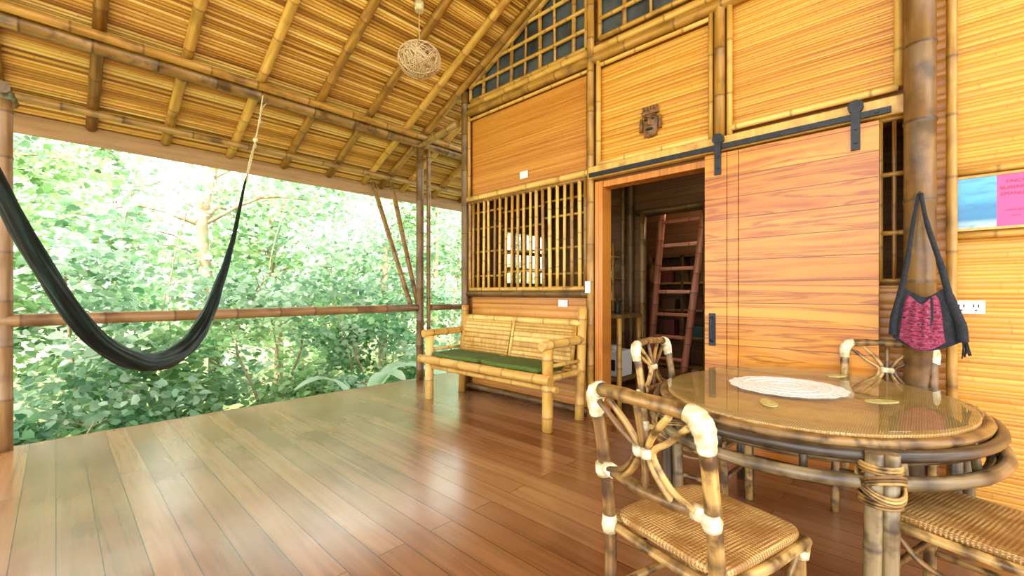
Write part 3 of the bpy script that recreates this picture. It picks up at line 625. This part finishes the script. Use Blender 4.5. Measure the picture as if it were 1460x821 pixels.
# ------------------------------------------------------------ dining chair
C=root('dining_chair',(1.53,.54,0),'mottled rattan dining chair with woven seat and white bound joints','chair','rattan dining chairs',math.radians(-15.3))
parts=[]
def cp(name,fn,m=RATT,**k):
    mb=MB(); fn(mb); o=build(name,mb,m,parent=C,**k); parts.append(o); return o
def seatfn(mb):
    mb.blob((.01,0,.458),(.235,.215,.016),44,10,0,.28)
cp('seat',seatfn,SEAT)
cp('seat_frame',lambda mb:[mb.cpole(p,.017,5,10,sp=.15) for p in ([(-.23,-.205,.435),(.0,-.222,.432),(.235,-.215,.435)],[(-.23,.205,.435),(.0,.222,.432),(.235,.215,.435)],[(.225,-.225,.425),(.245,0,.428),(.225,.225,.425)],[(-.225,-.2,.425),(-.235,0,.425),(-.225,.2,.425)])])
for sy in (-1,1):
    cp('leg',lambda mb:mb.pole((.225,sy*.205,0),(.215,sy*.198,.45),.021,.16,12))
    cp('leg',lambda mb:mb.cpole([(-.25,sy*.205,0),(-.235,sy*.205,.25),(-.24,sy*.207,.48),(-.27,sy*.21,.72),(-.305,sy*.212,.905)],.022,7,12,sp=.15),label='rear leg continuing up as a backrest post')
    cp('side_stretcher',lambda mb:mb.pole((-.23,sy*.205,.2),(.22,sy*.205,.2),.014,.2))
    cp('side_stretcher',lambda mb:mb.cpole([(-.2,sy*.205,.41),(-.1,sy*.205,.33),(.02,sy*.205,.31),(.12,sy*.205,.33),(.2,sy*.205,.41)],.010,5,8))
    for pt,r,nm in (((crom([(-.292,sy*.213,.825),(-.299,sy*.213,.865),(-.305,sy*.208,.895),(-.31,sy*.190,.918),(-.315,sy*.165,.926)],4)),[.025,.026,.027,.028,.029,.030,.031,.032,.032,.032,.032,.032,.031,.029,.028,.027,.025],'t'),
                 ([(-.262,sy*.209,.61),(-.266,sy*.209,.63),(-.272,sy*.209,.655)],[.025,.028,.025],'m'),([(-.265,sy*.195,.64),(-.266,sy*.155,.638)],[.025,.022],'m2'),
                 ([(-.238,sy*.206,.405),(-.24,sy*.206,.43),(-.24,sy*.206,.465)],[.025,.028,.025],'s'),([(.221,sy*.203,.38),(.22,sy*.203,.41)],[.024,.027],'f')):
        cp('joint_wrap',lambda mb:mb.tube(pt,r[:len(pt)],18,prof=lambda a,i:1+.04*math.sin(i*2.4)+.03*math.sin(7*a+i)),WRAP,label='whitish rawhide binding')
cp('front_stretcher',lambda mb:mb.pole((.22,-.205,.24),(.22,.205,.24),.014,.2))
cp('top_rail',lambda mb:mb.cpole([(-.305,-.20,.92),(-.325,-.1,.93),(-.335,0,.932),(-.325,.1,.93),(-.305,.20,.92)],.023,5,12,sp=.12))
cp('lower_back_rail',lambda mb:mb.cpole([(-.262,-.205,.64),(-.285,0,.635),(-.262,.205,.64)],.019,8,12,sp=.12))
def splat(mb):
    for sy in (-1,1):
        mb.cpole([(-.285,sy*.10,.64),(-.29,sy*.045,.70),(-.296,sy*.018,.765),(-.31,sy*.05,.83),(-.328,sy*.12,.905)],.011,6,8)
        mb.cpole([(-.28,sy*.17,.645),(-.285,sy*.09,.68),(-.296,sy*.036,.765),(-.306,sy*.10,.82),(-.318,sy*.175,.885)],.010,6,8)
    mb.cpole([(-.287,0,.64),(-.297,0,.765),(-.33,0,.92)],.011,8,8)
cp('back_splat',splat,RATT)
cp('joint_wrap',lambda mb:mb.tube([(-.294,0,.75),(-.296,0,.765),(-.299,0,.78)],[.036,.04,.036],16,prof=lambda a,i:.45+.55*abs(math.sin(a))),WRAP,label='whitish rawhide binding')
for loc,rz,lb in (((2.19,-.18,0),72.5,'mottled rattan dining chair with golden woven seat by the table leg'),((3.30,.15,0),180,'rattan dining chair tucked between table and wall'),((2.70,.985,0),-92,'rattan dining chair with dark seat pushed under the table')):
    c=C.copy(); c.location=loc; c.rotation_euler=(0,0,math.radians(rz)); c['label']=lb; COL.objects.link(c)
    for p in parts:
        q=p.copy(); q.parent=c; COL.objects.link(q)

# ------------------------------------------------------------ dining table
tc=(2.68,.45); TB=root('dining_table',(tc[0],tc[1],0),'oval rattan dining table with glass over woven top','table')
def ell(a,b,z,n=72,wob=0): return [(a*math.cos(2*math.pi*i/n),b*math.sin(2*math.pi*i/n),z+wob*math.sin(5*math.pi*i/n)) for i in range(n)]
def tp(name,fn,m,**k):
    mb=MB(); fn(mb); return build(name,mb,m,parent=TB,**k)
def disc(mb,a,b,z0,z1,e=.003):
    n=72; R=[(a-e,b-e,z0),(a,b,z0+e),(a,b,z1-e),(a-e,b-e,z1)]; bs=len(mb.v)
    for (p,q,z) in R:
        for v in ell(p,q,z): mb.v.append(Vector(v)); mb.ring.append(0); mb.rnd.append(.5)
    for i in range(3):
        for j in range(n):
            k=(j+1)%n; mb.f.append((bs+i*n+j,bs+i*n+k,bs+(i+1)*n+k,bs+(i+1)*n+j)); mb.uv+=[(0,0)]*4; mb.mi.append(0); mb.sm.append(False)
    mb.f.append(tuple(bs+j for j in range(n))[::-1]); mb.uv+=[(0,0)]*n; mb.mi.append(0); mb.sm.append(False)
    mb.f.append(tuple(bs+3*n+j for j in range(n))); mb.uv+=[(0,0)]*n; mb.mi.append(0); mb.sm.append(False)
tp('glass_top',lambda mb:disc(mb,.75,.645,.742,.752),GLASS)
tp('woven_top',lambda mb:disc(mb,.745,.64,.715,.736),MAT)
tp('rim',lambda mb:mb.cpole(ell(.762,.658,.708),.022,closed=True,seg=14,sp=.3),RATT,label='mottled rattan rim')
tp('rim',lambda mb:mb.cpole(ell(.800,.695,.680),.022,closed=True,seg=14,sp=.3),RATT_D)
tp('rim',lambda mb:mb.cpole(ell(.765,.660,.655),.020,closed=True,seg=14,sp=.3),RATT_D)
tp('apron_ring',lambda mb:mb.cpole(ell(.815,.71,.590),.024,closed=True,seg=14,sp=.3),RATT_D,label='thick dark rattan ring below the rim')
tp('apron_ring',lambda mb:mb.cpole(ell(.775,.67,.570),.020,closed=True,seg=14,sp=.3),RATT_D,label='inner dark rattan ring below the rim')
def struts(mb):
    for k in range(14):
        a=2*math.pi*k/14+.2; mb.pole((.785*math.cos(a),.68*math.sin(a),.585),(.77*math.cos(a),.665*math.sin(a),.70),.014,.2,8)
tp('strut',struts,RATT_D,kind='stuff')
legs=[(1.965,.10),(3.07,-.15),(3.22,.87),(2.10,.90)]
for (x,y) in legs:
    x-=tc[0];y-=tc[1]
    def bundle(mb):
        for k in range(3):
            a=k*2.094+.5; mb.pole((x*.98+.030*math.cos(a),y*.98+.030*math.sin(a),0),(x*1.0+.028*math.cos(a),y*1.0+.028*math.sin(a),.70),.026,.22,12)
    tp('leg',bundle,RATT_D,label='leg of three bundled dark rattan poles')
    def lash(mb):
        for (z0,z1,n_) in ((.525,.548,3),(.64,.662,3)):
            for i in range(n_):
                z=z0+(z1-z0)*i/max(1,n_-1); mb.tube([(x+.058*math.cos(a),y+.058*math.sin(a),z) for a in [j*math.pi/8 for j in range(16)]],.0055,6,closed=True)
        for sg in (-1,1):
            for q in (-.011,0,.011):
                mb.tube([(x+.066*math.cos(a),y+.066*math.sin(a),.59+q+sg*.038*math.sin(a+.9)) for a in [j*math.pi/10 for j in range(20)]],.0055,6,closed=True)
    tp('lashing',lash,RATT,label='brown cane lashing')
# doily
mb=MB(); N=96; rr=lambda i: .262+.012*abs(math.sin(i*math.pi*16/N))
for z in (.7535,.7555): mb.poly([(2.68+rr(i)*math.cos(2*math.pi*i/N),.52+rr(i)*math.sin(2*math.pi*i/N),z) for i in range(N)])
for i in range(N):
    j=(i+1)%N; f=lambda i,z:(2.68+rr(i)*math.cos(2*math.pi*i/N),.52+rr(i)*math.sin(2*math.pi*i/N),z); mb.poly([f(i,.7535),f(j,.7535),f(j,.7555),f(i,.7555)])
for R0 in (.07,.14,.20): mb.tube([(2.68+R0*math.cos(a),.52+R0*math.sin(a),.756) for a in [k*math.pi/20 for k in range(40)]],.0025,5,closed=True)
build('doily',mb,LACE,label='round white lace doily on the glass table top',cat='doily')
for (cx,cy,ang) in ((2.60,.125,-.8),(2.22,.50,.4),(3.23,.36,-.5)):  # pale leaf-shaped ovals laid on the glass
    mb=MB(); N=28; pts=[]
    for i in range(N):
        a=2*math.pi*i/N; lx_=.075*math.cos(a); ly_=.032*math.sin(a)*(1-.25*math.cos(a)); pts.append((cx+lx_*math.cos(ang)-ly_*math.sin(ang),cy+lx_*math.sin(ang)+ly_*math.cos(ang)))
    mb.poly([(p[0],p[1],.7565) for p in pts])
    for i in range(N): p=pts[i];q=pts[(i+1)%N]; mb.poly([(p[0],p[1],.7525),(q[0],q[1],.7525),(q[0],q[1],.7565),(p[0],p[1],.7565)])
    build('leaf_coaster',mb,COAST,label='small pale leaf-shaped coaster on the glass',cat='coaster',group='leaf coasters')

# ------------------------------------------------------------ vegetation
def leafmesh(name,P,S,mat,parent,up=.6,wid=.36,col=None,D=None):
    N=len(P); S=np.asarray(S)
    if D is None:
        th=rng.uniform(0,2*np.pi,N); dz=rng.uniform(-.75,.25,N); D=np.stack([np.cos(th),np.sin(th),dz],1)
    D=D/np.linalg.norm(D,axis=1,keepdims=True)
    Nn=rng.normal(0,.55,(N,3))+np.array([0,-.25,up]); W=np.cross(D,Nn); W/=np.linalg.norm(W,axis=1,keepdims=True); Z=np.cross(W,D)
    T=[(0,0,0),(.28,wid*.9,.06),(.68,wid*.75,.02),(1,0,-.12),(.68,-wid*.75,.02),(.28,-wid*.9,.06)]
    V=np.zeros((N,6,3))
    for k,(a,b,c) in enumerate(T): V[:,k]=P+(D*a+W*b+Z*c)*S[:,None]
    idx=np.arange(N)[:,None]*6; F=np.concatenate([idx+np.array([0,1,2,3]),idx+np.array([0,3,4,5])],1).reshape(-1,4)
    me=bpy.data.meshes.new(name); me.vertices.add(N*6); me.vertices.foreach_set('co',V.astype(np.float32).ravel())
    me.loops.add(F.size); me.loops.foreach_set('vertex_index',F.astype(np.int32).ravel())
    me.polygons.add(len(F)); me.polygons.foreach_set('loop_start',(np.arange(len(F))*4).astype(np.int32)); 
    me.update(calc_edges=True)
    if col is None: col=rng.uniform(0,1,N)
    a=me.attributes.new('rnd','FLOAT','POINT'); a.data.foreach_set('value',np.repeat(np.clip(col,0,1),6).astype(np.float32))
    me.materials.append(mat); o=bpy.data.objects.new(name,me); o.parent=parent; o['kind']='stuff'; COL.objects.link(o); return o
def tree(x,y,h,rad,mat,nl,ls,lb,base=-1.5,low=.25,tr=.12,name='tree',nbr=22,sp=.42):
    o=root(name,(x,y,base),lb,'tree' if name=='tree' else 'bush',group=None)
    mb=MB(); pts=crom([(0,0,0),(U(-.1,.1),U(-.1,.1),h*.3),(U(-.3,.3),U(-.2,.2),h*.65),(U(-.3,.3),U(-.2,.2),h)],4)
    mb.tube(pts,[tr*(1-.6*i/(len(pts)-1)) for i in range(len(pts))],10)
    tips=[]; nb_=max(8,int(nl/110))
    for k in range(nb_):
        i=int(len(pts)*U(low,.98)); st=pts[min(i,len(pts)-1)]; a=U(0,6.28); rr=rad*U(.45,1)
        e=st+Vector((math.cos(a)*rr,math.sin(a)*rr,U(-.2,.5)*rad)); md=(st+e)/2+Vector((0,0,.15*rad))
        if k<nbr: mb.tube(crom([st,md,e],3),[tr*.28,tr*.24,tr*.2,tr*.17,tr*.13,tr*.09,tr*.05],6)
        tips.append(e); 
    build('trunk',mb,BARK,parent=o)
    tips=np.array([tuple(t) for t in tips]); per=nl//len(tips); P=[];C_=[]
    for t in tips:
        P.append(t+rng.normal(0,1,(per,3))*np.array([.38,.38,.26])*rad*sp); C_.append(np.clip(rng.normal(rng.uniform(.25,.8),.22,per),0,1))
    P=np.concatenate(P); C_=np.concatenate(C_)
    keep=P[:,1]+y>6.75; P=P[keep]; C_=C_[keep]
    leafmesh('foliage',P,rng.uniform(.6,1.3,len(P))*ls,mat,o,col=C_)
    return o
for i,x in enumerate(np.linspace(-5,19,13)):
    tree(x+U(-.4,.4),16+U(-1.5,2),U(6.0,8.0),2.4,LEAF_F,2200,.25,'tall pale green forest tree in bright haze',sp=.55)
for i,(x,y) in enumerate([(-3.2,11),(-1,11),(1.95,9.4),(3.8,11.6),(6.2,10.8),(8.6,11.8),(11,12.4)]):
    tree(x,y,U(5.2,6.2),1.8,(LEAF_B,LEAF_A)[i%2],2300 if i!=2 else 1500,.16,'leafy forest tree with thin mottled trunk' if i!=2 else 'forest tree with a sturdy bare brown trunk',tr=.12 if i!=2 else .15,low=.25 if i!=2 else .6,sp=.5)
sh=[(-2.2,8.0),(-.9,8.6),(.2,8.0),(1.1,8.9),(2.3,8.1),(3.1,8.8),(4.3,8.1),(5.3,8.9),(6.4,8.2),(7.7,8.8),(9,8.6)]
for i,(x,y) in enumerate(sh):
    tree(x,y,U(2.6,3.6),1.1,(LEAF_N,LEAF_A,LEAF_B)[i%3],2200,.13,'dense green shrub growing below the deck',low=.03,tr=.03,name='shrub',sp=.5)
for i,x in enumerate(np.linspace(-1.8,6.6,10)):
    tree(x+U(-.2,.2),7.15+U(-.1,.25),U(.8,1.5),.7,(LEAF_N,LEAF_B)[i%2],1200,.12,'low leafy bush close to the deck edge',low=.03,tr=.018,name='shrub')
for (x,y,h) in ((.55,8.6,4.6),(1.25,8.2,4.4),(2.9,8.5,4.6),(3.9,8.2,4.4),(5.1,8.5,4.8)):
    tree(x,y,h,1.2,LEAF_B,1000,.14,'slender sapling with thin pale arching branches',low=.3,tr=.018,nbr=60,sp=.5)
def fern(x,y,z,n,L_,lb):
    o=root('fern',(x,y,z),lb,'fern'); mb=MB(); PP=[];DD=[];SS=[]
    for k in range(n):
        a=2*math.pi*k/n+U(-.2,.2); d=Vector((math.cos(a),math.sin(a),0)); l=L_*U(.8,1.1)
        pts=[d*(l*t)+Vector((0,0,l*(1.1*t-.95*t*t))) for t in [i/16 for i in range(17)]]
        mb.tube(pts,.006,5); sd=d.cross(Vector((0,0,1)))
        for i in range(2,17):
            for q in (0,.5):
                p=pts[i-1].lerp(pts[i],q); s_=.16*math.sin(math.pi*min(1,(i+q)/17+.05))**.6*L_
                for sg in (-1,1): PP.append(tuple(p)); DD.append(tuple(sd*sg+d*.35-Vector((0,0,.15)))); SS.append(s_*1.3)
    build('stem',mb,LEAF_N,parent=o); leafmesh('frond',np.array(PP),SS,LEAF_B,o,up=1.5,wid=.16,D=np.array(DD))
fern(-.05,6.55,-1.0,13,1.1,'feathery green fern beside the deck edge'); fern(.8,6.6,-1.2,11,1.1,'smaller fern beside the deck'); fern(-1.2,6.6,-1.5,11,1.1,'feathery fern near the deck')
def broad(x,y,z,n,L_,lb):
    o=root('broadleaf_plant',(x,y,z),lb,'plant')
    for k in range(n):
        a=2*math.pi*k/n+U(-.25,.25); d=Vector((math.cos(a),math.sin(a),0)); sd=d.cross(Vector((0,0,1))); l=L_*U(.7,1.15); mb=MB(); b=len(mb.v); N=14
        for i in range(N+1):
            t=i/N; c=d*(l*.6*t*t+.05*t)+Vector((0,0,l*(1.5*t-.75*t*t*t))); wd=.085*L_*max(0,math.sin(math.pi*max(0,(t-.35)/.65)))**.7+.008
            for j in (-1,0,1): mb.v.append(c+sd*wd*j+Vector((0,0,.03*abs(j)))); mb.ring.append(0); mb.rnd.append(.45+.3*t+.1*abs(j))
        for i in range(N):
            for j in range(2):
                mb.f.append((b+i*3+j,b+i*3+j+1,b+(i+1)*3+j+1,b+(i+1)*3+j)); mb.uv+=[(0,0)]*4; mb.mi.append(0); mb.sm.append(True)
        build('leaf',mb,LEAF_B,parent=o)
broad(3.5,6.7,-1.5,8,1.9,'large-leaved tropical plant with upright pale leaves'); broad(5.3,6.9,-1.5,8,1.8,'large-leaved tropical plant beyond the railing')

# ------------------------------------------------------------ light
wd=bpy.data.worlds.new('World'); SC.world=wd; wd.use_nodes=True; wn=wd.node_tree.nodes; bg=wn['Background']
bg.inputs[0].default_value=(.92,.96,1,1); bg.inputs[1].default_value=5.6
sd=bpy.data.lights.new('sun','SUN'); sd.energy=12; sd.angle=math.radians(3); sd.color=(1,.97,.94)
so=bpy.data.objects.new('sun',sd); COL.objects.link(so); so.rotation_euler=Vector((-.5,-.42,.78)).to_track_quat('Z','Y').to_euler(); so.location=(-5,-5,12)
# ------------------------------------------------------------ camera
cam=bpy.data.cameras.new('camera'); cam.sensor_width=36; cam.lens=15.16; cam.shift_y=.0051; cam.clip_start=.02
co=bpy.data.objects.new('camera',cam); COL.objects.link(co); co.location=(0,0,1.25); co.rotation_euler=(math.pi/2,0,math.radians(-46.6)); SC.camera=co
SC.view_settings.view_transform='Standard'
